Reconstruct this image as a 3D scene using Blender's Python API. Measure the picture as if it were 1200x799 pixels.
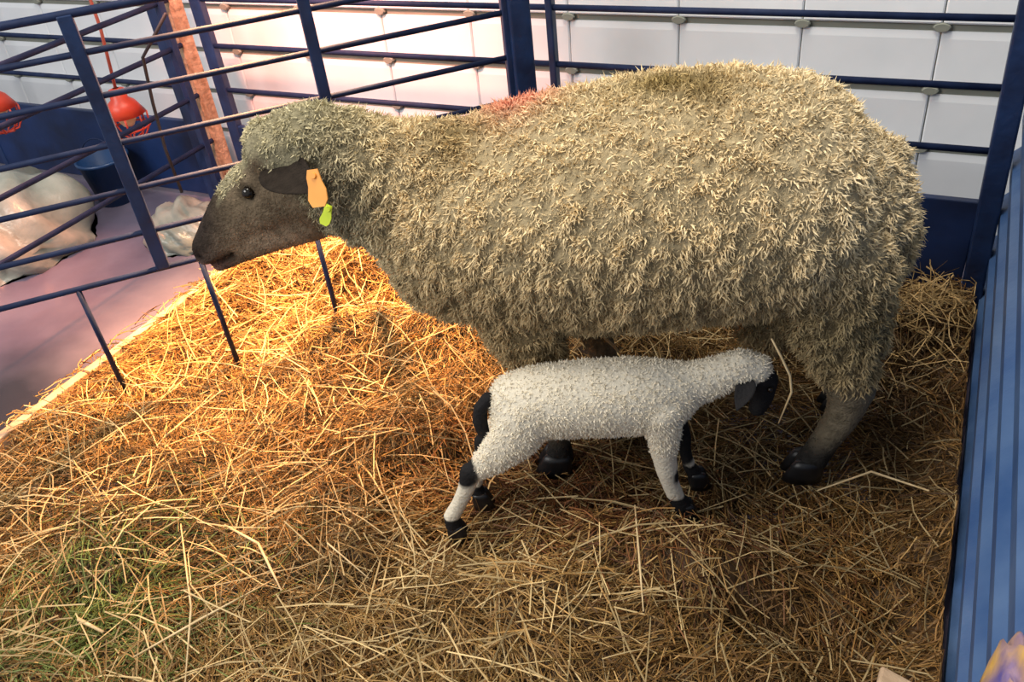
import bpy, bmesh, math, random
import numpy as np
from mathutils import Vector, Matrix

for o in list(bpy.data.objects): bpy.data.objects.remove(o)
sc = bpy.context.scene
COL = sc.collection
rng = np.random.default_rng(7)
random.seed(7)

# ------------------------------------------------------------------ camera
cam = bpy.data.cameras.new('camera')
cam.sensor_width = 36; cam.lens = 30.0; cam.clip_start = .02; cam.clip_end = 60
camo = bpy.data.objects.new('camera', cam); COL.objects.link(camo)
camo.matrix_world = Matrix(((0.896, -0.180, 0.405, 0), (0.432, 0.563, -0.704, 0), (-0.101, 0.806, 0.583, 1.43), (0, 0, 0, 1)))
# orthonormalise
_q = camo.matrix_world.to_quaternion(); camo.matrix_world = Matrix.Translation((0, 0, 1.43)) @ _q.to_matrix().to_4x4()
sc.camera = camo

# ------------------------------------------------------------------ world, lamps, exposure
w = bpy.data.worlds.new('daylight'); sc.world = w; w.use_nodes = True
bg = w.node_tree.nodes['Background']; bg.inputs[0].default_value = (.86, .93, 1.0, 1); bg.inputs[1].default_value = .42
vs = sc.view_settings; vs.view_transform = 'Standard'; vs.look = 'None'; vs.exposure = 0.16; vs.gamma = 1; vs.use_curve_mapping = False

def light(name, kind, loc, target, energy, color, **k):
    l = bpy.data.lights.new(name, kind); l.energy = energy; l.color = color
    for a, b in k.items(): setattr(l, a, b)
    o = bpy.data.objects.new(name, l); COL.objects.link(o)
    o.location = loc
    o.rotation_euler = (Vector(target) - Vector(loc)).to_track_quat('-Z', 'Y').to_euler()
    return o
light('barn_skylight', 'AREA', (-1.1, 1.5, 4.2), (-.7, 1.5, 0), 125, (1.0, .91, .76), shape='RECTANGLE', size=2.2, size_y=1.2)
light('barn_window', 'AREA', (-3.2, -1.6, 3.2), (-1.2, 2.5, .4), 115, (1.0, .96, .91), shape='RECTANGLE', size=2.5, size_y=1.5)
light('heat_lamp_straw', 'SPOT', (-1.72, 1.98, 1.55), (-1.70, 1.56, 0), 1150, (1.0, .46, .16), spot_size=math.radians(64), spot_blend=1, shadow_soft_size=.05)
light('heat_lamp_wall', 'SPOT', (-2.0, 1.75, 1.7), (-2.05, 2.6, .58), 260, (1.0, .34, .22), spot_size=math.radians(72), spot_blend=.8, shadow_soft_size=.06)
light('heat_lamp_floor', 'SPOT', (-2.8, 1.6, 1.7), (-2.76, 1.52, 0), 210, (1.0, .28, .10), spot_size=math.radians(36), spot_blend=1, shadow_soft_size=.06)

# ------------------------------------------------------------------ helpers
def link(o, parent=None):
    COL.objects.link(o)
    if parent is not None: o.parent = parent
    return o
def tag(o, label=None, cat=None, group=None, kind=None):
    if label: o['label'] = label
    if cat: o['category'] = cat
    if group: o['group'] = group
    if kind: o['kind'] = kind
    return o
def empty(name, loc=(0, 0, 0), rz=0):
    o = bpy.data.objects.new(name, None); o.empty_display_size = .05
    o.location = loc; o.rotation_euler = (0, 0, rz); return link(o)
def mesh_obj(name, V, F, mat, parent=None, smooth=False, cols=None):
    me = bpy.data.meshes.new(name)
    me.from_pydata([tuple(v) for v in V], [], [tuple(f) for f in F]); me.update()
    if smooth: me.polygons.foreach_set('use_smooth', [True] * len(me.polygons))
    if cols is not None: setcol(me, cols)
    me.materials.append(mat)
    return link(bpy.data.objects.new(name, me), parent)
def setcol(me, cols):
    a = me.color_attributes.new('Col', 'FLOAT_COLOR', 'POINT')
    c = np.ones((len(me.vertices), 4), np.float32); c[:, :3] = cols; a.data.foreach_set('color', c.ravel())
def fast_mesh(name, V, Q, mat, parent=None, cols=None, smooth=False):
    """V (n,3), Q list of index arrays of constant polygon size"""
    me = bpy.data.meshes.new(name)
    me.vertices.add(len(V)); me.vertices.foreach_set('co', np.asarray(V, np.float32).ravel())
    tot = sum(q.size for q in Q); me.loops.add(tot)
    me.loops.foreach_set('vertex_index', np.concatenate([q.ravel() for q in Q]).astype(np.int32))
    sizes = np.concatenate([np.full(len(q), q.shape[1]) for q in Q])
    me.polygons.add(len(sizes))
    me.polygons.foreach_set('loop_start', np.concatenate([[0], np.cumsum(sizes)[:-1]]).astype(np.int32))
    me.update(calc_edges=True)
    me.polygons.foreach_set('use_smooth', [smooth] * len(sizes))
    if cols is not None: setcol(me, cols)
    me.materials.append(mat)
    return link(bpy.data.objects.new(name, me), parent)
class MB:
    def __init__(s): s.V = []; s.F = []
    def add(s, V, F):
        n = len(s.V); s.V += [tuple(v) for v in V]; s.F += [tuple(i + n for i in f) for f in F]; return s
    def box(s, a, b, bev=0):
        x0, y0, z0 = a; x1, y1, z1 = b
        return s.add([(x0,y0,z0),(x1,y0,z0),(x1,y1,z0),(x0,y1,z0),(x0,y0,z1),(x1,y0,z1),(x1,y1,z1),(x0,y1,z1)],
                     [(0,3,2,1),(4,5,6,7),(0,1,5,4),(1,2,6,5),(2,3,7,6),(3,0,4,7)])
    def obox(s, p, q, wd, th, side):
        """bar from p to q, width wd along 'side', thickness th across"""
        p = np.array(p, float); q = np.array(q, float); d = (q - p) / np.linalg.norm(q - p)
        sd = np.array(side, float); sd -= d * sd.dot(d); sd /= np.linalg.norm(sd); t = np.cross(d, sd)
        V = [e + sd * a * wd / 2 + t * b * th / 2 for e in (p, q) for a, b in ((-1,-1),(1,-1),(1,1),(-1,1))]
        return s.add(V, [(3,2,1,0),(4,5,6,7),(0,1,5,4),(1,2,6,5),(2,3,7,6),(3,0,4,7)])
    def tube(s, P, R, n=8):
        P = [np.array(p, float) for p in P]
        if not hasattr(R, '__len__'): R = [R] * len(P)
        k0 = len(s.V); prev = None
        for i, p in enumerate(P):
            t = P[min(i+1, len(P)-1)] - P[max(i-1, 0)]; t /= np.linalg.norm(t)
            a = prev if prev is not None else (np.array((0,0,1.)) if abs(t[2]) < .9 else np.array((1.,0,0)))
            a = a - t * a.dot(t); a /= np.linalg.norm(a); b = np.cross(t, a); prev = a
            for j in range(n):
                an = 2 * math.pi * j / n; s.V.append(tuple(p + R[i] * (a * math.cos(an) + b * math.sin(an))))
        for i in range(len(P)-1):
            for j in range(n):
                s.F.append((k0+i*n+j, k0+i*n+(j+1)%n, k0+(i+1)*n+(j+1)%n, k0+(i+1)*n+j))
        s.F.append(tuple(k0+j for j in range(n))[::-1]); m = k0+(len(P)-1)*n; s.F.append(tuple(m+j for j in range(n)))
        return s
    def lathe(s, prof, c, n=24, axis=(0,0,1)):
        ax = np.array(axis, float); ax /= np.linalg.norm(ax); a = np.cross(ax, (0,1,0) if abs(ax[1]) < .9 else (1,0,0)); a /= np.linalg.norm(a); b = np.cross(ax, a)
        k0 = len(s.V)
        for r, h in prof:
            for j in range(n):
                an = 2*math.pi*j/n; s.V.append(tuple(np.array(c) + ax*h + r*(a*math.cos(an)+b*math.sin(an))))
        for i in range(len(prof)-1):
            for j in range(n): s.F.append((k0+i*n+j, k0+i*n+(j+1)%n, k0+(i+1)*n+(j+1)%n, k0+(i+1)*n+j))
        return s
    def build(s, name, mat, parent=None, smooth=False, bevel=0):
        o = mesh_obj(name, s.V, s.F, mat, parent, smooth)
        if bevel:
            m = o.modifiers.new('bevel', 'BEVEL'); m.width = bevel; m.segments = 2; m.limit_method = 'ANGLE'
        return o

def mat(name, col, rough=.6, metal=0, noise=None, bump=None, spec=.5, attr=False, col2=None, scale=8, vary=0):
    """procedural material: base colour mixed by noise, optional vertex colour attribute, optional bump"""
    m = bpy.data.materials.new(name); m.use_nodes = True; nt = m.node_tree; N = nt.nodes; L = nt.links
    b = N['Principled BSDF']; b.inputs['Roughness'].default_value = rough; b.inputs['Metallic'].default_value = metal
    b.inputs['Specular IOR Level'].default_value = spec
    tc = N.new('ShaderNodeTexCoord')
    if attr:
        at = N.new('ShaderNodeAttribute'); at.attribute_name = 'Col'; src = at.outputs['Color']
        if noise:
            nz = N.new('ShaderNodeTexNoise'); nz.inputs['Scale'].default_value = noise; nz.inputs['Detail'].default_value = 4
            L.new(tc.outputs['Object'], nz.inputs['Vector'])
            mr = N.new('ShaderNodeMapRange'); mr.inputs[3].default_value = 1 - vary; mr.inputs[4].default_value = 1 + vary; mr.inputs[1].default_value = .25; mr.inputs[2].default_value = .75
            L.new(nz.outputs['Fac'], mr.inputs[0])
            mx = N.new('ShaderNodeVectorMath'); mx.operation = 'SCALE'; L.new(src, mx.inputs[0]); L.new(mr.outputs[0], mx.inputs['Scale']); src = mx.outputs[0]
        L.new(src, b.inputs['Base Color'])
    else:
        nz = N.new('ShaderNodeTexNoise'); nz.inputs['Scale'].default_value = noise or 6; nz.inputs['Detail'].default_value = 6
        L.new(tc.outputs['Object'], nz.inputs['Vector'])
        cr = N.new('ShaderNodeValToRGB'); cr.color_ramp.elements[0].position = .35; cr.color_ramp.elements[1].position = .68
        cr.color_ramp.elements[0].color = (*(col2 or [c*.8 for c in col]), 1); cr.color_ramp.elements[1].color = (*col, 1)
        L.new(nz.outputs['Fac'], cr.inputs[0]); L.new(cr.outputs[0], b.inputs['Base Color'])
    if bump:
        n2 = N.new('ShaderNodeTexNoise'); n2.inputs['Scale'].default_value = bump[0]; n2.inputs['Detail'].default_value = 6
        L.new(tc.outputs['Object'], n2.inputs['Vector'])
        bp = N.new('ShaderNodeBump'); bp.inputs['Strength'].default_value = bump[1]; bp.inputs['Distance'].default_value = .01
        L.new(n2.outputs['Fac'], bp.inputs['Height']); L.new(bp.outputs[0], b.inputs['Normal'])
    return m

M = dict(
    navy=mat('navy_paint', (.012, .035, .115), .42, 0, 14, (60, .15), col2=(.008, .018, .06)),
    navysheet=mat('navy_sheet', (.008, .03, .12), .45, 0, 5, (20, .2), col2=(.004, .012, .045)),
    steel=mat('blue_steel_rail', (.014, .026, .075), .62, 0, 20, (60, .1), col2=(.008, .015, .048), spec=.2),
    blue=mat('blue_wall_sheet', (.085, .155, .31), .45, .1, 5, (30, .15), col2=(.030, .08, .22)),
    white=mat('white_cladding', (.86, .88, .92), .5, 0, 3, (12, .1), col2=(.76, .79, .83)),
    grout=mat('olive_seam', (.25, .26, .22), .8, 0, 8, None),
    concrete=mat('wet_concrete', (.17, .15, .215), .24, 0, 3, (9, .2), col2=(.10, .085, .135)),
    wood=mat('raw_timber', (.50, .36, .25), .8, 0, 26, (50, .6), col2=(.24, .15, .09)),
    kerb=mat('pale_timber', (.60, .44, .30), .75, 0, 14, (50, .4), col2=(.40, .27, .17)),
    straw=mat('straw', (1, 1, 1), .62, 0, 60, None, attr=True, vary=.15, spec=.35),
    wool=mat('wool', (1, 1, 1), .9, 0, 90, None, attr=True, vary=.2, spec=.15),
    skin=mat('sheep_hide', (1, 1, 1), .85, 0, 45, (160, .6), attr=True, vary=.38, spec=.1),
    lambwool=mat('lamb_wool', (1, 1, 1), .9, 0, 60, (140, .4), attr=True, vary=.06, spec=.15),
    hoof=mat('black_hoof', (.012, .012, .014), .4, 0, 20, None, col2=(.006, .006, .007)),
    eye=mat('dark_eye', (.012, .008, .005), .08, 0, 20, None),
    tag=mat('orange_tag', (.95, .42, .08), .45, 0, 9, None, col2=(.85, .32, .05)),
    ytag=mat('yellow_tag', (.70, .85, .04), .45, 0, 9, None, col2=(.55, .70, .03)),
    red=mat('red_enamel', (.72, .07, .03), .4, 0, 9, None, col2=(.5, .04, .02)),
    cable=mat('red_cable', (.55, .12, .08), .5, 0, 9, None),
    black=mat('black_cord', (.02, .02, .025), .6, 0, 9, None),
    bulb=mat('frosted_bulb', (.95, .75, .45), .3, 0, 9, None),
    sack=mat('pale_plastic_film', (.50, .47, .40), .28, 0, 5, (16, .7), col2=(.22, .24, .21)),
    bucket=mat('blue_plastic', (.008, .05, .16), .35, 0, 5, None, col2=(.006, .03, .10)),
    print=mat('printed_film', (.75, .45, .10), .4, 0, 14, (30, .3), col2=(.12, .10, .35)),
)

# ------------------------------------------------------------------ setting: floor, back wall
YB = 2.34      # back fence
YW = 2.60      # back wall
XL, XR = -2.14, .20
FZ = -.058
n = 40
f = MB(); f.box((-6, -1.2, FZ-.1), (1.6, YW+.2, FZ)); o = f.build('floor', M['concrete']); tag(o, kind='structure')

wall = MB().box((-6, YW+.012, FZ), (1.6, YW+.12, 1.5)).build('wall_back', M['grout']); tag(wall, kind='structure')
PW, PH = .3645, .1745
def panel_mesh():
    g = .0016
    x0, x1, z0, z1 = g, PW-g, .026, PH+.004
    # lapped profile: bottom lip stands proud, top tucks in
    pr = [(z0, .0), (z0-.001, -.010), (z0+.004, -.014), (z0+.02, -.013), (z1-.02, -.008), (z1, -.004), (z1, .006)]
    V = []; xs = [x0, x0+.004, x1-.004, x1]
    for i, x in enumerate(xs):
        for z, y in pr: V.append((x, y + (.004 if i in (0, 3) else 0), z))
    k = len(pr); F = []
    for i in range(3):
        for j in range(k-1): F.append((i*k+j, (i+1)*k+j, (i+1)*k+j+1, i*k+j+1))
    F.append(tuple(range(k))[::-1]); F.append(tuple(range(3*k, 4*k)))
    me = bpy.data.meshes.new('panel'); me.from_pydata(V, [], F); me.update(); me.materials.append(M['white']); return me
def clip_mesh():
    b = MB(); b.lathe([(0, -.010), (.019, -.010), (.023, -.004), (.023, .008)], (0, 0, 0), 12, (0, 1, 0))
    b.F.append(tuple(range(12)))
    me = bpy.data.meshes.new('seam_clip'); me.from_pydata(b.V, [], b.F); me.update(); me.materials.append(M['grout']); return me
pm, cm = panel_mesh(), clip_mesh()
for i in range(-15, 4):
    for j in range(-1, 5):
        x = -.045 + i*PW; z = .287 + (j-1)*PH
        p = link(bpy.data.objects.new('panel', pm), wall); p.location = (x, YW+.012, z)
        c = link(bpy.data.objects.new('seam_clip', cm), wall); c.location = (x, YW+.004, z+.016); c.scale = (1, 1, .55)

def floor_dark_patch(m):  # darkens the concrete in one uneven patch at front left
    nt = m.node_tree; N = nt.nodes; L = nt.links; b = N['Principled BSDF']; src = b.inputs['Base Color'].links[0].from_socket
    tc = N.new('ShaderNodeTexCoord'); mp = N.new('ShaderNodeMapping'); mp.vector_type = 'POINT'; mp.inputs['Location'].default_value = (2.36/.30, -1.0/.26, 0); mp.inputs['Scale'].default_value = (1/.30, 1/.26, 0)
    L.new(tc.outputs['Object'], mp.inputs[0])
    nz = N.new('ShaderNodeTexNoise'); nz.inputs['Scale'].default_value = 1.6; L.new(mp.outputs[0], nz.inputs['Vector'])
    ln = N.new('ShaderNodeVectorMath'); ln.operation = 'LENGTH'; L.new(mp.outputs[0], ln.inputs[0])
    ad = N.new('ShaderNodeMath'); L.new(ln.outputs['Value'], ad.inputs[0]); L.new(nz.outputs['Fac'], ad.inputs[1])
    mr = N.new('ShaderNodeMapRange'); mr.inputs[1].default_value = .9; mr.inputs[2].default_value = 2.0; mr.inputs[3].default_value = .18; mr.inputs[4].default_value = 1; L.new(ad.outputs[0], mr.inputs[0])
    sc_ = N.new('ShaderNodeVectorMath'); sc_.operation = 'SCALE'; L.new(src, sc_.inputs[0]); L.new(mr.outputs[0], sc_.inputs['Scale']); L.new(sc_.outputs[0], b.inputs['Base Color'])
floor_dark_patch(M['concrete'])

# ------------------------------------------------------------------ right wall: blue ribbed steel sheet
def right_wall():
    zz = []; y0, y1 = -.6, 2.42
    pts = []
    z = -.05
    while z < .78:
        pts += [(z, 0), (z+.012, -.016), (z+.055, -.018), (z+.070, -.003), (z+.098, 0), (z+.104, -.006), (z+.112, 0)]
        z += .13
    V = []; F = []
    for (a, b) in pts: V += [(XR+b, y0, a), (XR+b, y1, a)]
    for i in range(len(pts)-1): F.append((2*i, 2*i+1, 2*i+3, 2*i+2))
    m = len(V)
    V += [(XR+.03, y0, pts[0][0]), (XR+.03, y1, pts[0][0]), (XR+.03, y0, pts[-1][0]), (XR+.03, y1, pts[-1][0])]
    e = 2*(len(pts)-1)
    F += [(e, e+1, m+3, m+2), (m+2, m+3, m+1, m)]
    return mesh_obj('wall_right', V, F, M['blue'])
wr = right_wall(); tag(wr, kind='structure')
MB().obox((XR, -.6, .80), (XR, 2.42, .80), .045, .045, (1, 0, 0)).build('cap_rail', M['blue'], wr, bevel=.006)
for y in (.25, 1.15, 2.0):
    MB().box((XR+.03, y-.02, -.05), (XR+.07, y+.02, .80)).build('stud', M['navy'], wr, bevel=.004)
# corner post, leaning slightly with the end of the hurdle
cp = MB().obox((.163, 2.325, -.05), (.125, 2.325, 1.15), .055, .05, (1, 0, 0)).build('corner_post', M['navy'], bevel=.006)
tag(cp, 'dark blue square corner post where the back rails meet the ribbed blue wall', 'post')

# ------------------------------------------------------------------ back fence hurdles
def back_hurdle(x0, x1, label, verticals, group='back hurdles'):
    r = empty('hurdle', (x0, YB, FZ)); tag(r, label, 'fence')
    L = x1-x0
    for z in (.755, .59, .425):
        MB().tube([(0, 0, z-FZ), (L, 0, z-FZ)], .0092, 10).build('rail', M['steel'], r, True)
    MB().box((0, -.012, .02), (L, .012, .285-FZ)).build('lower_sheet', M['navysheet'], r, bevel=.004)
    for x, wd in verticals:
        MB().box((x-wd/2, -.016, 0), (x+wd/2, .016, .80-FZ)).build('upright', M['navy'], r, bevel=.004)
    return r
back_hurdle(-1.22, .13, 'dark blue rail hurdle behind the ewe, running right to the corner post', [(.14, .022)])
back_hurdle(-2.47, -1.24, 'dark blue rail hurdle in front of the pink-lit white cladding', [(.012, .05)])
back_hurdle(-4.6, -2.66, 'dark blue rail hurdle left of the rough timber post', [(.6, .03), (1.92, .06)])
# gatepost where the diagonal gate closes
gp = MB().obox((-1.08, 2.127, FZ), (-1.08, 2.127, 1.2), .062, .05, (.69, .72, 0)).build('gate_post', M['navy'], bevel=.006)
tag(gp, 'wide dark navy post at top centre above the ewe\'s pink back mark', 'post')
# timber post tied between
tp = MB()
segs = 10
for i in range(segs):
    z0, z1 = FZ+i*1.25/segs, FZ+(i+1)*1.25/segs
V = []; F = []
prof = [(-.036, -.022), (-.012, -.026), (.004, -.021), (.014, -.026), (.036, -.022), (.036, .022), (-.036, .022)]
for i in range(segs+1):
    z = FZ + i*1.25/segs
    for a, b in prof: V.append((-2.578 + a + random.uniform(-.0015, .0015), 2.33 + b + random.uniform(-.001, .001), z))
k = len(prof)
for i in range(segs):
    for j in range(k): F.append((i*k+j, i*k+(j+1) % k, (i+1)*k+(j+1) % k, (i+1)*k+j))
F.append(tuple(range(k))[::-1]); F.append(tuple(range(segs*k, segs*k+k)))
o = mesh_obj('timber_post', V, F, M['wood']); tag(o, 'rough orange-brown timber post standing between two dark blue uprights', 'post')

# ------------------------------------------------------------------ side fence along the left (runs front to back)
XC = -2.56
r = empty('side_fence', (XC, 1.2, FZ)); tag(r, 'dark rail fence at far left running back to the timber post', 'fence')
for z in (.76, .60, .41, .228):
    MB().tube([(0, -.7, z-FZ), (0, 1.1, z-FZ)], .010, 8).build('rail', M['steel'], r, True)
for y in (-.68, 1.06): MB().box((-.014, y-.014, 0), (.014, y+.014, .84)).build('upright', M['navy'], r, bevel=.003)
# foot of the neighbouring pen: thin black hanger
# ------------------------------------------------------------------ diagonal gate
ga = np.array((-2.30, .857)); gb = np.array((-1.095, 2.111)); gd = (gb-ga)/np.linalg.norm(gb-ga)
GL = np.linalg.norm(gb-ga)
gate = empty('gate', (ga[0], ga[1], 0), math.atan2(gd[1], gd[0])); tag(gate, 'slanting dark blue hurdle of seven rails behind the ewe\'s head, standing on thin rods', 'gate')
for z in (.33, .443, .565, .688, .808, .912, 1.0):
    MB().tube([(0, 0, z), (GL, 0, z)], .0078 if z < .95 else .010, 10).build('rail', M['steel'], gate, True)
def gt(x, y): return float(np.dot(np.array((x, y))-ga, gd))
for (x, y, wd) in ((-1.833, 1.344, .034), (-1.463, 1.728, .030)):
    t = gt(x, y)
    MB().box((t-wd/2, -.012, .33), (t+wd/2, .012, 1.0)).build('upright', M['navy'], gate, bevel=.003)
for t in (.012, GL-.012): MB().box((t-.012, -.012, .33), (t+.012, .012, 1.0)).build('upright', M['navy'], gate, bevel=.003)
for (x, y) in ((-1.988, 1.182), (-1.765, 1.414), (-1.543, 1.645), (-1.32, 1.876)):
    t = gt(x, y); MB().tube([(t, 0, -.04), (t, 0, .33)], .0075, 8).build('ground_rod', M['steel'], gate, True)

# ------------------------------------------------------------------ kerb board at straw edge
kb = empty('kerb_board', (XL, 1.3, FZ)); tag(kb, 'pale timber kerb board along the left edge of the straw', 'board')
for y0, y1 in ((-1.0, -.12), (-.11, .62), (.63, 1.0)):
    MB().box((-.018, y0, 0), (.012, y1, .070+random.uniform(-.003, .003))).build('board', M['kerb'], kb, bevel=.003)

# ------------------------------------------------------------------ heap of plastic film + bucket + lamps (next pen)
def blobby(name, c, s, mt, seed, parent=None, amp=.25, n=40):
    r_ = np.random.default_rng(seed); ph = r_.uniform(0, 6.28, (10, 3)); fr = r_.uniform(2, 7, (10, 3)); V = []; F = []
    for i in range(n+1):
        th = math.pi*i/n
        for j in range(n):
            a = 2*math.pi*j/n; p = np.array((math.sin(th)*math.cos(a), math.sin(th)*math.sin(a), math.cos(th)))
            d = 1 + amp*sum(abs(math.sin(fr[k] @ p + ph[k].sum())) - .5 for k in range(10))/4
            q = p*d*np.array(s); q[2] = max(q[2], -.0); V.append(q+np.array(c))
    for i in range(n):
        for j in range(n): F.append((i*n+j, (i+1)*n+j, (i+1)*n+(j+1) % n, i*n+(j+1) % n))
    return mesh_obj(name, V, F, mt, parent, True)
o = blobby('plastic_sheet', (-3.32, 1.76, FZ), (.36, .33, .27), M['sack'], 3); tag(o, 'crumpled pale plastic sheeting in a heap at far left behind the side fence', 'plastic sheet')
o = blobby('plastic_sheet', (-2.56, 2.05, FZ), (.17, .15, .12), M['sack'], 5); tag(o, 'small crumpled pale plastic sack beside the timber post foot', 'plastic sheet')
bk = empty('bucket', (-3.13, 2.21, FZ)); bk.scale = (.85, .85, .85); tag(bk, 'dark blue bucket standing in the next pen left of the timber post', 'bucket')
MB().lathe([(0, 0), (.085, 0), (.12, .22), (.128, .22), (.128, .235), (.115, .235), (.082, .012), (0, .012)], (0, 0, 0), 28).build('pail', M['bucket'], bk, True)
MB().tube([(.124*math.cos(a), .03*math.sin(a)-.02, .225+.0*a+.10*math.sin(a)) for a in np.linspace(0, math.pi, 14)], .003, 6).build('handle', M['steel'], bk, True)

def cage_lamp(loc, label, cable_top, rz=0, s=1):
    r = empty('heat_lamp', loc, rz); tag(r, label, 'lamp')
    MB().lathe([(.012, .10), (.028, .095), (.032, .06), (.05, .045), (.075, .0), (.073, 0), (.048, .042), (.028, .055), (0, .06)], (0, 0, 0), 24).build('shade', M['red'], r, True)
    MB().lathe([(0, -.045), (.02, -.042), (.033, -.02), (.03, .01), (.016, .045), (0, .05)], (0, 0, 0), 18).build('bulb', M['bulb'], r, True)
    for k in range(4):
        a = math.pi*k/4; ca, sa = math.cos(a), math.sin(a)
        P = [(ca*x, sa*x, z) for x, z in ((-.075, 0), (-.072, -.05), (-.045, -.09), (0, -.10), (.045, -.09), (.072, -.05), (.075, 0))]
        MB().tube(P, .0035, 6).build('guard_wire', M['red'], r, True)
    P = [(.074*math.cos(a), .074*math.sin(a), -.05) for a in np.linspace(0, 2*math.pi, 25)]
    MB().tube(P, .004, 6).build('guard_ring', M['red'], r, True)
    ct = np.array(cable_top)-np.array(loc)
    MB().tube([(0, 0, .10), ct*.35+np.array((.012, 0, .02)), ct*.7+np.array((-.008, 0, 0)), ct], .006, 6).build('cable', M['cable'], r, True)
    return r
cage_lamp((-2.74, 2.1, .40), 'red caged heat lamp hanging on a red cable left of the timber post', (-2.66, 2.1, 1.25))
cage_lamp((-3.33, 2.0, .42), 'red caged heat lamp cut off by the left photo edge', (-3.36, 2.0, 1.25))
o = MB().tube([(-2.27, 2.02, .80), (-2.38, 2.01, .70), (-2.42, 2.0, .66), (-2.45, 2.0, .50), (-2.47, 2.0, .33), (-2.465, 2.0, .16)], .006, 6).build('hanging_cord', M['black'], None, True)
tag(o, 'thin dark cord hanging beside the red caged lamp', 'cord')

# ------------------------------------------------------------------ straw
def sm(x, a, b):
    t = np.clip((x-a)/(b-a), 0, 1); return t*t*(3-2*t)
_ph = rng.uniform(0, 6.28, 24); _k = rng.normal(0, 1, (24, 2)); _k /= np.linalg.norm(_k, axis=1)[:, None]; _fr = np.geomspace(3, 75, 24)
def ground(x, y):
    x = np.asarray(x, float); y = np.asarray(y, float); z = np.zeros_like(x)
    for i in range(24): z += np.sin(_fr[i]*(_k[i, 0]*x+_k[i, 1]*y)+_ph[i]) * .046/(1+_fr[i]*.07)
    z = z*.55
    # drifts piled in the corner behind the ewe and against the walls
    z += .045*np.exp(-(((x-.04)/.16)**2+((y-2.05)/.30)**2))
    z += .02*sm(y, 2.0, 2.34) + .015*sm(x, .0, .2)
    z += .035*np.exp(-(((x+1.2)/.25)**2+((y-1.75)/.2)**2))
    z -= .012*np.exp(-(((x+.45)/.3)**2+((y-1.25)/.15)**2))
    edge = sm(x, XL, XL+.16)
    z = np.maximum(z, -.024+.25*(z+.024))
    return z*edge - .012*(1-edge) - .006
NX, NY = 150, 150
gx, gy = np.meshgrid(np.linspace(XL+.01, XR-.03, NX), np.linspace(.12, YB-.02, NY))
gz = ground(gx, gy) - .012
bv = np.stack([gx.ravel(), gy.ravel(), gz.ravel()], 1)
ii = (np.arange(NY-1)[:, None]*NX+np.arange(NX-1)[None, :]).ravel()
bq = np.stack([ii, ii+1, ii+NX+1, ii+NX], 1)
bc = np.tile(np.array([.09, .048, .018]), (len(bv), 1)) * rng.uniform(.6, 1.3, (len(bv), 1))

def stalks(x, y, L, ang, tilt, wd, col, lift=0.0, bend=.12):
    """bent three-sided stalks, 3 segments"""
    n = len(x); ns = 4
    dx, dy = np.cos(ang)*np.cos(tilt), np.sin(ang)*np.cos(tilt); dz = np.sin(tilt)
    t = np.linspace(-.5, .5, ns)
    bz = rng.normal(0, bend, n); bs = rng.normal(0, bend, n)
    P = np.zeros((n, ns, 3))
    for i, tt in enumerate(t):
        c = (tt*tt*4-1)
        P[:, i, 0] = x+dx*L*tt - np.sin(ang)*bs*L*c*.5; P[:, i, 1] = y+dy*L*tt+np.cos(ang)*bs*L*c*.5; P[:, i, 2] = dz*L*tt - np.abs(bz)*L*c*.35
    P[:, :, 0] = np.clip(P[:, :, 0], XL-.06, XR-.036); P[:, :, 1] = np.clip(P[:, :, 1], -.2, YB-.02)
    g = ground(P[:, :, 0], P[:, :, 1])
    P[:, :, 2] += .45*g + .55*ground(x, y)[:, None] + (lift if np.isscalar(lift) else lift[:, None])
    side = np.stack([-np.sin(ang), np.cos(ang), np.zeros(n)], 1); up = np.array([0, 0, 1.])
    V = np.zeros((n, ns, 3, 3))
    tw = rng.uniform(0, 6.28, n)
    for j in range(3):
        a = tw+2.094*j
        off = (side*np.cos(a)[:, None] + up*np.sin(a)[:, None])*(wd/2)[:, None]
        V[:, :, j] = P + off[:, None, :]
    V = V.reshape(-1, 3)
    base = np.arange(n)[:, None]*(ns*3)
    q = []
    for i in range(ns-1):
        for j in range(3): q.append([i*3+j, i*3+(j+1) % 3, (i+1)*3+(j+1) % 3, (i+1)*3+j])
    q = (base[:, :, None]+np.array(q)[None]).reshape(-1, 4)
    c = np.repeat(col, ns*3, axis=0)
    return V, q, c
def straw_colour(x, y, n):
    base = np.array([[.62, .41, .17], [.72, .52, .25], [.44, .27, .10], [.30, .17, .06], [.82, .66, .40], [.50, .36, .13]])
    k = rng.choice(6, n, p=[.28, .16, .24, .15, .07, .10]); c = base[k]*rng.uniform(.33, .82, (n, 1))*np.array([1, .86, .66])
    pt_ = sum(np.sin(_fr[i]*.8*(_k[i, 1]*x-_k[i, 0]*y)+_ph[i]*2)/(1+_fr[i]*.02) for i in range(4, 18))/4.5
    c = c*np.clip(.90+.42*pt_, .35, 1.35)[:, None]
    g = np.exp(-(((x+1.42)/.22)**2+((y-.58)/.22)**2)) > rng.uniform(0, 1.2, n)      # green hay, front left
    c[g] = np.array([.16, .20, .05])*rng.uniform(.6, 1.6, (g.sum(), 1))
    d = np.exp(-(((x+.55)/.35)**2+((y-1.22)/.16)**2)) > rng.uniform(0, 1.2, n)      # reddish shading under the lamb, put into the straw colour
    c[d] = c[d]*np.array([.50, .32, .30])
    d = sm(x, -.55, .0)*.95 > rng.uniform(0, 1, n)                                   # shade by the right wall, painted into the straw
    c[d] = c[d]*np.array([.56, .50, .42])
    d = np.exp(-(((x-.08)/.16)**2+((y-1.95)/.32)**2)) > rng.uniform(0, 1.1, n)       # shadow in the corner behind the ewe, painted into the straw
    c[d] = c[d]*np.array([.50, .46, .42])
    return c
VS = [bv]; QS = [bq]; CS = [bc]; off = len(bv)
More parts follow.
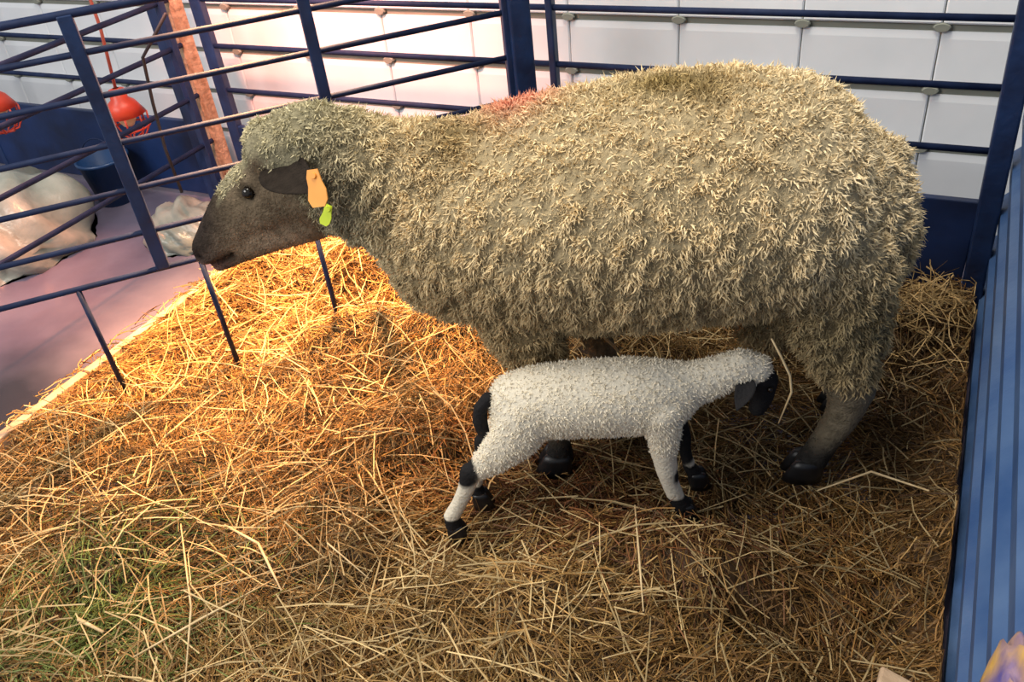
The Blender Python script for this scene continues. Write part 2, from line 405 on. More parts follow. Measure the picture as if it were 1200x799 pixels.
def addst(t):
    global off
    V, q, c = t; VS.append(V); QS.append(q+off); CS.append(c); off += len(V)
N1 = 58000
x = rng.uniform(XL+.02, XR-.02, N1); y = rng.uniform(.2, YB-.02, N1)
fld = np.sin(3.1*x+1.7*y)+np.sin(5.3*y-2.2*x+1)+np.sin(9*x+3)*.5
ang = fld*1.1 + rng.normal(0, .8, N1)
L = rng.gamma(4, .020, N1).clip(.025, .28)
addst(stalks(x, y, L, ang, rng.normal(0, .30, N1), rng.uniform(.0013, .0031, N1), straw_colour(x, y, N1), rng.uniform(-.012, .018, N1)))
N2 = 2300   # longer pale stalks on top
x = rng.uniform(XL+.05, XR-.05, N2); y = rng.uniform(.25, YB-.05, N2)
c2 = np.array([.74, .54, .26])*rng.uniform(.5, 1.05, (N2, 1)); c2 *= (1-.5*sm(x, -.5, .05))[:, None]; c2 *= (1-.5*np.exp(-(((x-.08)/.16)**2+((y-1.95)/.32)**2)))[:, None]  # right-side and corner shade painted into these stalks too
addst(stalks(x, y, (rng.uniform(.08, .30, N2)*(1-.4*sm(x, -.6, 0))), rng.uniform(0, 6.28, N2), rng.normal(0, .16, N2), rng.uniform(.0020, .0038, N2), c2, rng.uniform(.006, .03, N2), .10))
N3 = 320    # corner drift, stalks standing up
x = rng.normal(.03, .07, N3).clip(-.2, .16); y = rng.normal(2.12, .13, N3).clip(1.6, 2.3)
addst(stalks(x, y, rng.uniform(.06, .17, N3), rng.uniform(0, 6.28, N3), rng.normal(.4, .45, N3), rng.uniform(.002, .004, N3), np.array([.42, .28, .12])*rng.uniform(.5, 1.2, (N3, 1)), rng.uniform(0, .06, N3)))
N4 = 260    # loose stalks on and over the kerb
x = rng.normal(XL+.0, .035, N4); y = rng.uniform(.9, 2.2, N4)
addst(stalks(x, y, rng.uniform(.04, .13, N4), rng.uniform(0, 6.28, N4), rng.normal(0, .1, N4), rng.uniform(.002, .004, N4), straw_colour(x, y, N4), np.full(N4, .022)))
straw = fast_mesh('straw_bedding', np.concatenate(VS), QS, M['straw'], None, np.concatenate(CS))
tag(straw, 'deep golden straw bedding covering the pen floor', 'straw', kind='stuff')

def single_stalk(pts, wd, label, col=None):
    R = [wd*.5]*len(pts); R[0] *= .7; R[-1] *= .5
    o = MB().tube(pts, R, 6).build('straw_stalk', M['bigstraw'], None, True); tag(o, label, 'straw'); return o
M['bigstraw'] = mat('pale_stalk', (.80, .62, .36), .6, 0, 30, None, col2=(.62, .44, .22))

# ------------------------------------------------------------------ animals: helpers
def sweep(bm_list, pts, seg=20, caps=True):
    """pts: list of (centre, radius_a, radius_b, axis_a, axis_b). closed tube with rounded ends"""
    V = []; F = []
    P = list(pts)
    c0, a0, b0, A, B = P[0]; c1, a1, b1, A1, B1 = P[-1]
    t0 = np.array(P[0][0])-np.array(P[1][0]); t0 = t0/np.linalg.norm(t0); t1 = np.array(P[-1][0])-np.array(P[-2][0]); t1 = t1/np.linalg.norm(t1)
    full = []
    for th in (1.45, 1.15, .75, .38): full.append((np.array(c0)+t0*math.sin(th)*(a0+b0)/2*.8, a0*math.cos(th), b0*math.cos(th), A, B))
    full += P
    for th in (.38, .75, 1.15, 1.45): full.append((np.array(c1)+t1*math.sin(th)*(a1+b1)/2*.8, a1*math.cos(th), b1*math.cos(th), A1, B1))
    for c, a, b, A, B in full:
        for j in range(seg):
            an = 2*math.pi*j/seg; V.append(np.array(c)+np.array(A)*a*math.cos(an)+np.array(B)*b*math.sin(an))
    n = len(full)
    for i in range(n-1):
        for j in range(seg): F.append((i*seg+j, i*seg+(j+1) % seg, (i+1)*seg+(j+1) % seg, (i+1)*seg+j))
    F.append(tuple(range(seg))[::-1]); F.append(tuple(range((n-1)*seg, n*seg)))
    bm_list.append((V, F))
def chain(parts, nodes, seg=16):
    """round limb: nodes (u,v,w,r[,rv]) -> cross sections perpendicular to the path; rv = lateral radius"""
    C = [np.array(nd[:3], float) for nd in nodes]; pts = []
    for i, nd in enumerate(nodes):
        t = C[min(i+1, len(C)-1)]-C[max(i-1, 0)]; t /= np.linalg.norm(t)
        lat = np.array((0, 1., 0)); lat -= t*lat.dot(t); lat /= np.linalg.norm(lat); o_ = np.cross(t, lat)
        pts.append((C[i], nd[4] if len(nd) > 4 else nd[3], nd[3], lat, o_))
    sweep(parts, pts, seg)
def fuse(parts, voxel, smooth_it, fac=.5):
    mb = MB()
    for V, F in parts: mb.add(V, F)
    me = bpy.data.meshes.new('tmp'); me.from_pydata(mb.V, [], mb.F); me.update()
    bm = bmesh.new(); bm.from_mesh(me); bmesh.ops.recalc_face_normals(bm, faces=bm.faces); bm.to_mesh(me); bm.free()
    o = bpy.data.objects.new('tmp', me); COL.objects.link(o)
    m = o.modifiers.new('r', 'REMESH'); m.mode = 'VOXEL'; m.voxel_size = voxel
    m = o.modifiers.new('s', 'SMOOTH'); m.iterations = smooth_it; m.factor = fac
    dg = bpy.context.evaluated_depsgraph_get(); dg.update()
    ev = o.evaluated_get(dg); me2 = bpy.data.meshes.new_from_object(ev)
    bpy.data.objects.remove(o)
    return me2
def mesh_arrays(me):
    me.calc_loop_triangles()
    V = np.zeros(len(me.vertices)*3); me.vertices.foreach_get('co', V); V = V.reshape(-1, 3)
    N = np.zeros(len(me.vertices)*3); me.vertices.foreach_get('normal', N); N = N.reshape(-1, 3)
    T = np.zeros(len(me.loop_triangles)*3, int); me.loop_triangles.foreach_get('vertices', T); return V, N, T.reshape(-1, 3)
def sample(V, N, T, wts, n):
    a = V[T[:, 1]]-V[T[:, 0]]; b = V[T[:, 2]]-V[T[:, 0]]; ar = np.linalg.norm(np.cross(a, b), axis=1)*wts[T].mean(1)
    t = rng.choice(len(T), n, p=ar/ar.sum()); r1 = np.sqrt(rng.random(n)); r2 = rng.random(n)
    w0, w1, w2 = 1-r1, r1*(1-r2), r1*r2
    P = V[T[t, 0]]*w0[:, None]+V[T[t, 1]]*w1[:, None]+V[T[t, 2]]*w2[:, None]
    NN = N[T[t, 0]]*w0[:, None]+N[T[t, 1]]*w1[:, None]+N[T[t, 2]]*w2[:, None]
    return P, NN/np.linalg.norm(NN, axis=1)[:, None]
def locks(P, N, L, rad, col, droop=.6, curl=.3, clump=None):
    n = len(P); ns = 2
    D = N*.75 + np.array([0, 0, -droop]) + rng.normal(0, .35, (n, 3))
    if clump is not None: D += clump
    D /= np.linalg.norm(D, axis=1)[:, None]
    bad = (D*N).sum(1) < .15; D[bad] = D[bad]+N[bad]*.6; D /= np.linalg.norm(D, axis=1)[:, None]
    S = np.cross(D, rng.normal(0, 1, (n, 3))); S /= np.linalg.norm(S, axis=1)[:, None]; U = np.cross(D, S)
    V = np.zeros((n, ns*3+1, 3)); B = P-N*.004
    for i in range(ns):
        t = i/ns; c = B + D*(L*t)[:, None] + S*(np.sin(t*5)*curl*L)[:, None]*.5
        rr = rad*(1, 1.05)[i]
        for j in range(3):
            a = 2.094*j+i*.5; V[:, i*3+j] = c+(S*math.cos(a)+U*math.sin(a))*rr[:, None]
    V[:, -1] = B+D*L[:, None]+U*(curl*L*.5)[:, None]
    q = []; 
    for i in range(ns-1):
        for j in range(3): q.append([i*3+j, i*3+(j+1) % 3, (i+1)*3+(j+1) % 3, (i+1)*3+j])
    k = (ns-1)*3; tr = [[k+j, k+(j+1) % 3, ns*3] for j in range(3)]
    base = np.arange(n)[:, None, None]*(ns*3+1)
    q = (base+np.array(q)[None]).reshape(-1, 4); tr = (base+np.array(tr)[None]).reshape(-1, 3)
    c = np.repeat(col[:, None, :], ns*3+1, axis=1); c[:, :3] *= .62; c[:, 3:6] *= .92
    return V.reshape(-1, 3), [q, tr], c.reshape(-1, 3)
def g3(P, c, r): return np.exp(-(((P-np.array(c))/np.array(r))**2).sum(1))

# ------------------------------------------------------------------ the ewe   (local axes: x towards head, y towards far side, z up)
EW = empty('sheep', (-.157, 1.600, 0), math.atan2(-.306, -.952)); tag(EW, 'large woolly cream ewe with dark face and orange ear tag, standing over the lamb', 'sheep')
# rotated so local +x = (-.952,-.306); local +y = (.306,-.952) = towards the camera
parts = []
body = [(-.035, .605, .165, .165), (-.005, .62, .195, .215), (.06, .631, .220, .255), (.16, .639, .228, .275), (.27, .633, .238, .28), (.38, .624, .24, .283),
        (.49, .614, .236, .275), (.58, .604, .232, .258), (.67, .597, .222, .235), (.76, .592, .203, .205)]
sweep(parts, [((u, 0, wc), b, h, (0, 1, 0), (0, 0, 1)) for u, wc, h, b in body], 36)
# neck and woolly head cap
chain(parts, [(.70, .0, .62, .19, .18), (.82, .015, .655, .165, .15), (.90, .03, .70, .135, .125), (.97, .045, .745, .115, .115)])
chain(parts, [(.95, .05, .775, .085, .09), (1.03, .055, .80, .082, .088), (1.10, .058, .80, .062, .076)])
# face
chain(parts, [(1.02, .055, .715, .095, .080), (1.12, .058, .712, .088, .068), (1.19, .06, .672, .074, .058), (1.245, .062, .625, .060, .048), (1.285, .064, .588, .050, .043), (1.308, .065, .566, .044, .040)])
chain(parts, [(1.05, .055, .645, .055, .055), (1.15, .06, .61, .042, .045), (1.25, .062, .566, .030, .034), (1.292, .064, .543, .024, .030)])  # jaw
# legs: near is +y
chain(parts, [(.03, .12, .56, .13, .11), (.0, .13, .44, .105, .085), (-.025, .13, .36, .078, .066)])
chain(parts, [(-.02, .13, .34, .07, .06), (-.055, .128, .24, .050, .042), (-.045, .124, .17, .039, .033), (-.015, .122, .09, .033, .030), (.0, .12, .045, .034, .032), (.014, .12, .015, .036, .034)])
chain(parts, [(.02, -.12, .56, .13, .11), (-.02, -.13, .44, .10, .085), (-.08, -.13, .33, .065, .062)])
chain(parts, [(-.08, -.13, .34, .05, .05), (-.15, -.128, .24, .036, .032), (-.145, -.124, .17, .031, .027), (-.125, -.122, .09, .028, .026), (-.115, -.12, .045, .034, .032), (-.10, -.12, .015, .036, .034)])
chain(parts, [(.64, .12, .52, .13, .09), (.615, .125, .40, .088, .072), (.60, .125, .31, .060, .052)])
chain(parts, [(.60, .125, .33, .052, .045), (.59, .124, .24, .037, .034), (.577, .122, .15, .028, .027), (.568, .12, .07, .028, .028), (.575, .12, .018, .036, .034)])
chain(parts, [(.60, -.10, .52, .12, .09), (.545, -.07, .40, .08, .065), (.50, -.04, .31, .05, .045)])
chain(parts, [(.50, -.04, .33, .045, .04), (.47, -.03, .22, .034, .032), (.44, -.02, .13, .028, .027), (.425, -.015, .06, .028, .028), (.435, -.015, .018, .036, .034)])
# udder and dock
chain(parts, [(.10, .03, .40, .09, .09), (.12, .05, .34, .06, .06)])
chain(parts, [(-.07, 0, .70, .05, .05), (-.095, 0, .60, .035, .04)])
me = fuse(parts, .012, 6)
V, N, T = mesh_arrays(me)
# fine modelling: eye socket, nostril, mouth, cheek
def push(V, N, c, r, d): V += N*(d*g3(V, c, (r, r, r)))[:, None]
for s in (1, -1):
    yc = .058 + s*.062
    push(V, N, (1.150, yc, .725), .018, -.015)
    push(V, N, (1.150, yc, .750), .014, .012); push(V, N, (1.150, yc, .706), .013, .006)
    push(V, N, (1.318, .065+s*.026, .572), .012, -.016)
    push(V, N, (1.13, .058+s*.07, .66), .035, .010)
Kd = rng.normal(0, 1, (26, 3)); Kd /= np.linalg.norm(Kd, axis=1)[:, None]; Kd *= rng.uniform(90, 300, 26)[:, None]; Kd[:, 2] *= .55; pd_ = rng.uniform(0, 6.28, 26)
def clumps(P): return np.clip(sum(np.sin(P@Kd[i]+pd_[i]) for i in range(26))/4.2, -1.3, 1.3)
line = np.array([(1.325, .535), (1.30, .543), (1.27, .556), (1.24, .572)])
dm = np.min([np.hypot(V[:, 0]-a, V[:, 2]-b) for a, b in [(line[i]*(1-t)+line[i+1]*t) for i in range(3) for t in np.linspace(0, 1, 5)]], axis=0)
mouth = np.exp(-(dm/.0085)**2)*(V[:, 0] > 1.2)
V += -N*(mouth*.011)[:, None]
me.vertices.foreach_set('co', V.ravel()); me.update()
V, N, T = mesh_arrays(me)
def face_mask(P):
    # 1 on the bare face: below a line from the forelock to the cheek, ahead of the ear
    ax = (P[:, 0]-1.02)*.78-(P[:, 2]-.80)*.62        # distance along the face axis
    m = sm(ax, .035, .075)
    fl = sm((P[:, 2]-.80)+(P[:, 0]-1.12)*.9, -.012, .012)*(P[:, 0] < 1.23)   # forelock stays woolly
    return m*(1-fl)*(P[:, 0] > 1.02)*(P[:, 2] > .45)
def leg_mask(P): return sm(-P[:, 2], -.31, -.26)
fm = face_mask(V); lm = leg_mask(V)
WOOL = np.array([.80, .635, .375])
def wool_colour(P, n):
    c = np.tile(WOOL, (n, 1))
    low = sm(-P[:, 2], -.75, -.42)[:, None]; c = c*(1-low*.42*np.array([.9, 1, 1.15]))        # darker towards the belly
    hd = sm(P[:, 0], .80, 1.0)[:, None]; c = c*(1-hd)+np.array([.52, .46, .29])*hd           # greenish grey head and neck
    rump = sm(-P[:, 0], -.25, .05)[:, None]*sm(P[:, 2], .5, .75)[:, None]; c = c*(1-rump*.35)+np.array([.88, .78, .58])*rump*.35
    def spot(cc, rr, colr, k=1):
        nonlocal c
        m = np.clip(g3(P, cc, rr)*k, 0, 1)[:, None]; c = c*(1-m)+np.array(colr)*m
    spot((.62, -.08, .83), (.075, .10, .06), (.80, .34, .22), 1.3)         # raddle mark
    spot((.33, .0, .87), (.10, .06, .03), (.36, .26, .10), 1.0)            # stain on the loin
    spot((.26, .04, .86), (.05, .06, .03), (.33, .23, .09), .9)
    spot((.73, .04, .79), (.07, .09, .06), (.40, .28, .12), .9)            # brown shoulder
    spot((.0, .18, .42), (.12, .12, .12), (.38, .30, .16), .8)
    spot((.96, .13, .72), (.06, .05, .10), (.22, .18, .13), .8)            # dark wool behind the ear
    return c
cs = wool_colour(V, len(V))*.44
V0 = V.copy(); wm_ = (1-fm)*(1-lm)*(1-.6*sm(V[:, 0], .95, 1.1)); V = V+N*(clumps(V)*.0034*wm_)[:, None]; me.vertices.foreach_set('co', V.ravel()); me.update(); V, N, T = mesh_arrays(me)
FACE = np.array([.150, .112, .072])
fc = np.tile(FACE, (len(V), 1))
mz = sm(V[:, 0], 1.20, 1.29)[:, None]; fc = fc*(1-mz)+np.array([.050, .036, .032])*mz
ck = (g3(V, (1.12, .12, .595), (.12, .08, .055)))[:, None]; fc = fc*(1-ck)+np.array([.33, .24, .16])*ck       # paler cheek
ey = sum(g3(V, (1.152, .058+s*.062, .728), (.022, .03, .012)) for s in (1, -1))[:, None]; fc = fc*(1-ey*.8)
md = (V[:, 0] > 1.20)[:, None]*mouth[:, None]; fc = fc*(1-md*.9)
br = (sm(V[:, 2]-.60+(V[:, 0]-1.25)*1.0, .01, .05)*sm(V[:, 0], 1.18, 1.24))[:, None]; fc = fc*(1-br*.5)
lip = (sm(V[:, 0], 1.22, 1.28)*sm(-V[:, 2], -.57, -.54))[:, None]; fc = fc*(1-lip*.5)+np.array([.28, .17, .14])*lip*.5
no = sum(g3(V, (1.318, .065+s*.026, .572), (.011, .012, .009)) for s in (1, -1))[:, None]; fc = fc*(1-np.clip(no, 0, 1)*.9)
LEG = np.array([.22, .18, .12])
cs = cs*(1-fm[:, None])+fc*fm[:, None]
lc = np.tile(LEG, (len(V), 1)); dk = sm(-V[:, 2], -.16, -.06)[:, None]; lc = lc*(1-dk)+np.array([.030, .028, .026])*dk
cs = cs*(1-lm[:, None])+lc*lm[:, None]
setcol(me, cs); me.materials.clear(); me.materials.append(M['skin'])
me.polygons.foreach_set('use_smooth', [True]*len(me.polygons))
bo = link(bpy.data.objects.new('body', me), EW)
# fleece
wt = (1-fm)*(1-lm)*(1-np.clip(1.6*g3(V, (1.02, .16, .785), (.065, .06, .035)), 0, 1))
wt = wt*(1+.7*sm(V[:, 0], .6, .9))
NL = 138000
P, NN = sample(V, N, T, wt, NL)
cn = 0
ck = np.zeros((NL, 3)); Kc = rng.normal(0, 1, (14, 3))*55; pc = rng.uniform(0, 6.28, 14)
for i in range(14): ck[:, i % 3] += np.sin(P@Kc[i]+pc[i])*.16
clv = clumps(P)/3.2
L = rng.uniform(.010, .020, NL)*(1+.3*np.clip(clv*3, -1, 1)); L *= 1-.35*sm(P[:, 0], .95, 1.1)
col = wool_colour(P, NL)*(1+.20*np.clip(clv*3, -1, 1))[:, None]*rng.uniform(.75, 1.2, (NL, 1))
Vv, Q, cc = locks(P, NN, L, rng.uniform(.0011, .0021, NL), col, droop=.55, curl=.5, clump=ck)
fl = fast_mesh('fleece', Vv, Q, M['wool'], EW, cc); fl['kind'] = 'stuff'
# short hair on face and legs
wt = fm+lm*.5*(V[:, 2] > .07); NH = 9000
P, NN = sample(V, N, T, wt, NH)
kd = np.array([((P[i]-V)**2).sum(1).argmin() for i in range(0)])
col = np.tile(FACE*1.15, (NH, 1)); mz = sm(P[:, 0], 1.18, 1.28)[:, None]; col = col*(1-mz)+np.array([.050, .036, .032])*mz
lg = (P[:, 2] < .35); col[lg] = LEG*1.1; dk = (P[:, 2] < .12); col[dk] = (.03, .028, .026)
ck2 = (g3(P, (1.12, .12, .595), (.12, .08, .055)))[:, None]; col = col*(1-ck2)+np.array([.33, .23, .16])*ck2
keep = (sum(g3(P, (1.152, .058+s*.062, .728), (.014, .03, .012)) for s in (1, -1)) < .3)&(P[:, 0] < 1.295)
P, NN, col = P[keep], NN[keep], col[keep]*rng.uniform(.6, 1.4, (keep.sum(), 1))
Vv, Q, cc = locks(P, NN, rng.uniform(.005, .009, len(P)), np.full(len(P), .0011), col, droop=.7, curl=.2, clump=np.array([.5, 0, -.2]))
o = fast_mesh('face_hair', Vv, Q, M['skin'], EW, cc); o['kind'] = 'stuff'
def sphere(name, c, r, mt, parent, s=(1, 1, 1), rot=None):
    bm = bmesh.new(); bmesh.ops.create_uvsphere(bm, u_segments=16, v_segments=10, radius=r)
    bmesh.ops.scale(bm, vec=s, verts=bm.verts)
    if rot: bmesh.ops.rotate(bm, matrix=Matrix.Rotation(rot[0], 3, rot[1]), verts=bm.verts)
    bmesh.ops.translate(bm, vec=c, verts=bm.verts)
    me_ = bpy.data.meshes.new(name); bm.to_mesh(me_); bm.free(); me_.polygons.foreach_set('use_smooth', [True]*len(me_.polygons)); me_.materials.append(mt)
    return link(bpy.data.objects.new(name, me_), parent)
for s in (1, -1): sphere('eye', (1.150, .058+s*.0525, .727), .0135, M['eye'], EW)
# ears: leaf-shaped, cupped, drooping back
def ear(root, tip, up, wd, mt, parent, col, name='ear', cup=.35):
    root, tip, up = map(lambda a: np.array(a, float), (root, tip, up)); d = tip-root; L = np.linalg.norm(d); d /= L
    sd = np.cross(d, up); sd /= np.linalg.norm(sd); up = np.cross(sd, d)
    nu, nv = 12, 9; V = []; F = []
    for side in (1, -1):
        for i in range(nu):
            t = i/(nu-1); wv = wd*(math.sin(math.pi*min(1, t**.8*.93+.10))**.75)*.5+.002
            for j in range(nv):
                s_ = (j/(nv-1)-.5)*2
                V.append(root+d*L*t+sd*wv*s_+up*(cup*wv*(s_*s_-.5)-.12*L*t*t*0)+up*side*(.0028*(1-s_*s_)+.0006)-np.array((0, 0, .012))*t*t)
    for i in range(nu-1):
        for j in range(nv-1):
            a = i*nv+j; F.append((a, a+1, a+nv+1, a+nv)); b = a+nu*nv; F.append((b, b+nv, b+nv+1, b+1))
    m = nu*nv
    for i in range(nu-1):
        a = i*nv; F.append((a, a+nv, a+nv+m, a+m)); a = i*nv+nv-1; F.append((a, a+m, a+nv+m, a+nv))
    for j in range(nv-1):
        a = j; F.append((a, a+m, a+1+m, a+1)); a = (nu-1)*nv+j; F.append((a, a+1, a+1+m, a+m))
    return mesh_obj(name, V, F, mt, parent, True, cols=np.tile(np.array(col), (len(V), 1)))
ear((1.085, .125, .790), (.960, .215, .785), (0, .7, 1), .088, M['skin'], EW, (.024, .018, .014))
ear((1.085, .0, .775), (1.06, -.115, .745), (0, -.5, 1), .062, M['skin'], EW, (.07, .055, .045))
# ear tags: orange flag tag and yellow-green button
def tagmesh(c, n_, up, wd, ht, name, mt, label):
    c, n_, up = [np.array(a, float) for a in (c, n_, up)]; n_ /= np.linalg.norm(n_); up -= n_*up.dot(n_); up /= np.linalg.norm(up); sd = np.cross(up, n_)
    outl = [(-.30, .5), (.22, .5), (.34, .18), (.5, -.05), (.5, -.32), (.30, -.5), (-.32, -.5), (-.5, -.30), (-.38, .05), (-.40, .3)]
    V = [c+sd*a*wd+up*b*ht+n_*s_*.0015 for s_ in (1, -1) for a, b in outl]; k = len(outl)
    F = [tuple(range(k)), tuple(range(k, 2*k))[::-1]]+[(i, i+k, (i+1) % k+k, (i+1) % k) for i in range(k)]
    b = MB(); b.add(V, F); b.lathe([(0, .005), (.005, .005), (.006, .001)], c+up*ht*.33, 12, n_)
    o = b.build(name, mt, EW); o['label'] = label; return o
tagmesh((.955, .222, .785), (.15, 1, .45), (.12, -.25, 1), .040, .068, 'ear_tag', M['tag'], 'orange flag-shaped ear tag')
tagmesh((.955, .207, .722), (.1, 1, .4), (-.45, -.2, 1), .022, .040, 'ear_tag', M['ytag'], 'small yellow-green ear tag')
def hoof(parent, c, r, h, fwd=.35, mt=None):
    b = MB()
    for s in (-1, 1):
        rings = []
        for z, k, sh in ((0, 1.0, .30), (.35, .95, .18), (.75, .82, .05), (1, .65, 0)):
            rings.append([(c[0]+r*k*math.cos(a)*1.15+r*sh, c[1]+s*r*.48+r*k*.50*math.sin(a), c[2]+z*h) for a in np.linspace(0, 2*math.pi, 13)[:-1]])
        V = [p for rg in rings for p in rg]; F = []
        for i in range(3):
            for j in range(12): F.append((i*12+j, i*12+(j+1) % 12, (i+1)*12+(j+1) % 12, (i+1)*12+j))
        F.append(tuple(range(12))[::-1]); F.append(tuple(range(36, 48))); b.add(V, F)
    return b.build('hoof', mt or M['hoof'], parent, True)
for c in ((.014, .12, -.008), (-.10, -.12, -.008), (.575, .12, -.008), (.435, -.015, -.008)): hoof(EW, c, .038, .055)

# ------------------------------------------------------------------ the lamb (local x towards head, y = away from camera)
LB = empty('lamb', (-.820, 1.068, 0), math.atan2(.46, .888)); tag(LB, 'small white lamb with black face, knees and feet reaching under the ewe to suckle', 'lamb')
pl = []
sweep(pl, [((u, 0, wc), b, h, (0, 1, 0), (0, 0, 1)) for u, wc, h, b in
      [(.165, .322, .066, .058), (.20, .322, .074, .068), (.26, .320, .078, .074), (.33, .318, .080, .076), (.40, .312, .082, .074), (.46, .308, .078, .066), (.495, .312, .066, .054)]], 24)
chain(pl, [(.46, 0, .318, .062, .05), (.53, 0, .330, .048, .040), (.585, 0, .347, .040, .036), (.62, 0, .360, .036, .035)])     # neck
chain(pl, [(.615, 0, .362, .036, .034), (.650, 0, .350, .036, .033), (.668, 0, .318, .032, .029), (.668, 0, .275, .024, .022), (.660, 0, .245, .018, .018)])  # head, face pointing down
for s, near in ((-1, 1), (1, 0)):
    y = s*.045
    if near:
        chain(pl, [(.19, y*.8, .31, .062, .038), (.155, y, .262, .050, .035), (.105, y, .215, .036, .028), (.072, y, .188, .025, .021)])
        chain(pl, [(.062, y, .192, .023, .019), (.048, y, .145, .019, .017), (.026, y, .10, .017, .016), (.004, y, .062, .019, .018), (.006, y, .03, .020, .019)])
        chain(pl, [(.455, y, .30, .046, .034), (.462, y, .235, .033, .027), (.462, y, .18, .026, .023)])
        chain(pl, [(.462, y, .19, .026, .023), (.468, y, .145, .024, .022), (.476, y, .10, .019, .018), (.490, y, .055, .019, .018), (.505, y, .028, .021, .020)])
    else:
        chain(pl, [(.19, y*.8, .31, .060, .036), (.165, y, .262, .045, .032), (.125, y, .215, .030, .024), (.092, y, .188, .021, .018)])
        chain(pl, [(.085, y, .192, .018, .016), (.078, y, .14, .0145, .0135), (.065, y, .09, .0135, .013), (.055, y, .055, .016, .015), (.06, y, .03, .018, .017)])
        chain(pl, [(.465, y, .30, .042, .032), (.492, y, .235, .026, .022), (.510, y, .18, .020, .018)])
        chain(pl, [(.510, y, .19, .019, .017), (.520, y, .145, .018, .017), (.525, y, .10, .014, .013), (.535, y, .055, .015, .014), (.55, y, .028, .018, .017)])
me = fuse(pl, .0065, 4)
V, N, T = mesh_arrays(me)
for s in (1, -1): push(V, N, (.672, s*.030, .320), .008, -.005); push(V, N, (.664, s*.010, .236), .004, -.004)
me.vertices.foreach_set('co', V.ravel()); me.update(); V, N, T = mesh_arrays(me)
def lamb_dark(P):
    ax = P[:, 0]*.35+(-P[:, 2])*.94
    m = sm(-P[:, 2]+(P[:, 0]-.66)*.45, -.352, -.338)*(P[:, 0] > .60)*(P[:, 2] > .18)           # face
    feet = sm(-P[:, 2], -.070, -.058)
    hock = np.clip(1.6*g3(P, (.048, -.05, .196), (.030, .035, .034)), 0, 1)+np.clip(1.6*g3(P, (.070, .045, .20), (.026, .03, .03)), 0, 1)
    fk = np.clip(1.8*g3(P, (.52, .045, .135), (.03, .03, .06)), 0, 1)
    fn = np.clip(1.1*g3(P, (.488, -.045, .13), (.012, .03, .02)), 0, 1)
    return np.clip(m+feet+hock+fk+fn, 0, 1)
LW = np.array([.96, .87, .70]); LD = np.array([.018, .017, .018])
dk = sm(lamb_dark(V), .3, .6)[:, None]
setcol(me, np.tile(LW*.8, (len(V), 1))*(1-dk)+LD*dk); me.materials.clear(); me.materials.append(M['lambwool'])
me.polygons.foreach_set('use_smooth', [True]*len(me.polygons)); link(bpy.data.objects.new('body', me), LB)
NLm = 26000
wt = np.where(V[:, 2] > .035, 1.0, 0)
P, NN = sample(V, N, T, wt, NLm); dk = sm(lamb_dark(P), .3, .6)
shortz = np.maximum(dk, sm(-P[:, 2], -.22, -.16))
Kc = rng.normal(0, 1, (9, 3))*110; ck = np.stack([sum(np.sin(P@Kc[i]+i) for i in range(a, 9, 3)) for a in range(3)], 1)*.15
col = (np.tile(LW, (NLm, 1))*(1-dk[:, None])+LD*dk[:, None])*rng.uniform(.88, 1.1, (NLm, 1))
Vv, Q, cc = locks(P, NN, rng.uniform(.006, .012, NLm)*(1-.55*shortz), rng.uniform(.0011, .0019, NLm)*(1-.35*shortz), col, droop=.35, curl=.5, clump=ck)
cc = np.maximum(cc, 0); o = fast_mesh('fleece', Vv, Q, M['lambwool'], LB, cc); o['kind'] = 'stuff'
# tail: black, hanging
pt = []; chain(pt, [(.118, -.01, .352, .014, .014), (.100, -.012, .330, .015, .015), (.094, -.012, .295, .016, .016), (.098, -.012, .262, .013, .013)])
met = fuse(pt, .004, 3); setcol(met, np.tile(LD, (len(met.vertices), 1))); met.materials.clear(); met.materials.append(M['lambwool']); met.polygons.foreach_set('use_smooth', [True]*len(met.polygons)); o = link(bpy.data.objects.new('tail', met), LB); o['label'] = 'black hanging tail'
for s in (1, -1):
    ear((.632, s*.030, .352), (.600, s*.066, .318), (0, s*.4, 1), .034, M['lambwool'], LB, (.03, .028, .028))
    sphere('eye', (.674, s*.0275, .318), .006, M['eye'], LB)
for c in ((.008, -.045, -.006), (.062, .045, -.006), (.508, -.045, -.006), (.553, .045, -.006)): hoof(LB, c, .021, .045)

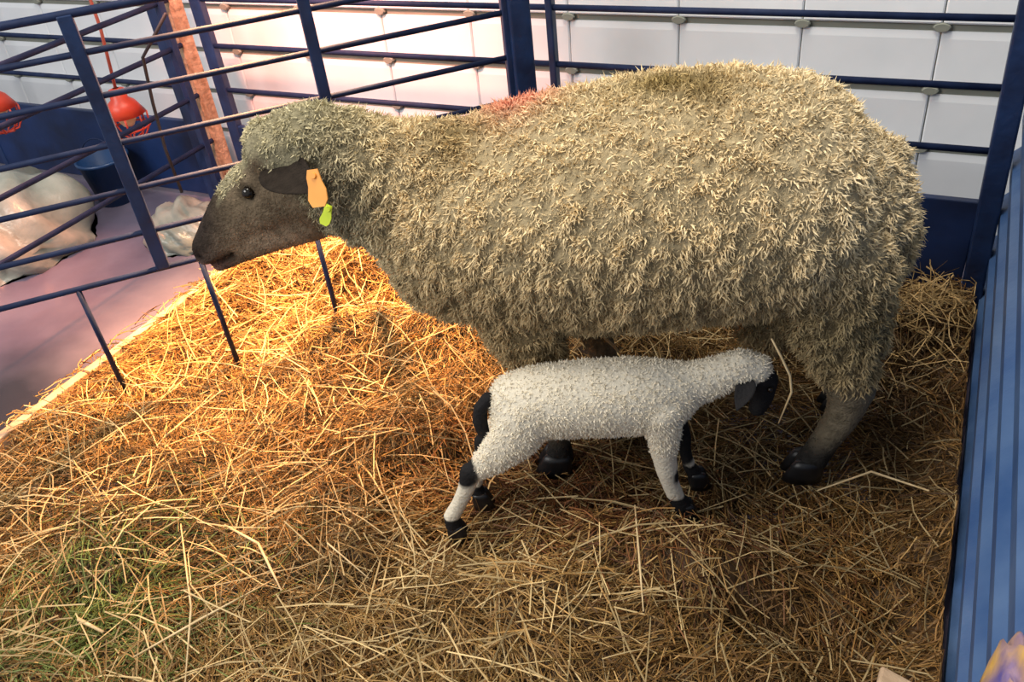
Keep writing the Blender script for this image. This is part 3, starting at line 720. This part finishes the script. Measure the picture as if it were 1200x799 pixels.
# ------------------------------------------------------------------ single stalks and odds and ends
single_stalk([(-.212, 1.335, .455), (-.190, 1.33, .42), (-.171, 1.33, .381), (-.164, 1.325, .346), (-.181, 1.32, .266)], .005, 'bent pale stalk hanging from the wool under the ewe\'s flank')
single_stalk([(-.632, 1.45, .300), (-.60, 1.45, .298), (-.57, 1.45, .272), (-.545, 1.45, .236)], .007, 'pale curved stalk stuck out of the belly wool above the lamb\'s back')
def lying(pts, wd, label): single_stalk([(x, y, float(ground(x, y))+.034+dz) for x, y, dz in pts], wd, label)
lying([(-1.264, .523, 0), (-1.186, .64, .01), (-1.107, .799, .0)], .006, 'long pale stalk slanting up right near the lower left corner')
lying([(-1.322, .866, 0), (-1.195, .841, .012), (-1.13, .80, .01), (-1.074, .764, 0)], .0065, 'long bent pale stalk lying left of centre in the open straw')
lying([(-1.44, .541, 0), (-1.361, .538, .004)], .013, 'short broad pale chip lying beside the green hay')
lying([(-1.403, .817, 0), (-1.23, .657, .012), (-1.098, .502, 0)], .005, 'long straight stalk running down beside the green hay to the bottom edge')
lying([(-.424, 1.157, 0), (-.375, 1.04, .01), (-.328, .926, 0)], .005, 'thin stalk pointing down from the lamb\'s front foot')
lying([(-1.025, .88, 0), (-.906, .852, .01)], .0055, 'short pale stalk lying below left of the lamb\'s hind foot')
lying([(.115, 1.45, .01), (.0, 1.52, .02), (-.10, 1.44, .0)], .006, 'curved stalk lying just right of the ewe\'s hind hoof')
bd = MB(); bd.add([(.075, .85, .0), (.160, .85, .0), (.160, 1.015, .0), (.085, 1.03, .0), (.075, .85, .05), (.160, .85, .045), (.160, 1.00, .030), (.085, 1.015, .038)],
       [(0,3,2,1),(4,5,6,7),(0,1,5,4),(1,2,6,5),(2,3,7,6),(3,0,4,7)])
o = bd.build('board', M['kerb'], bevel=.006); o.location = (-.01, -.022, .026); tag(o, 'pale board end in the straw at the bottom right corner', 'board')

o = blobby('printed_bag', (.150, .52, .60), (.020, .11, .125), M['print'], 11, amp=.3, n=30)
tag(o, 'yellow and purple printed plastic bag hanging on the ribbed blue wall', 'bag')
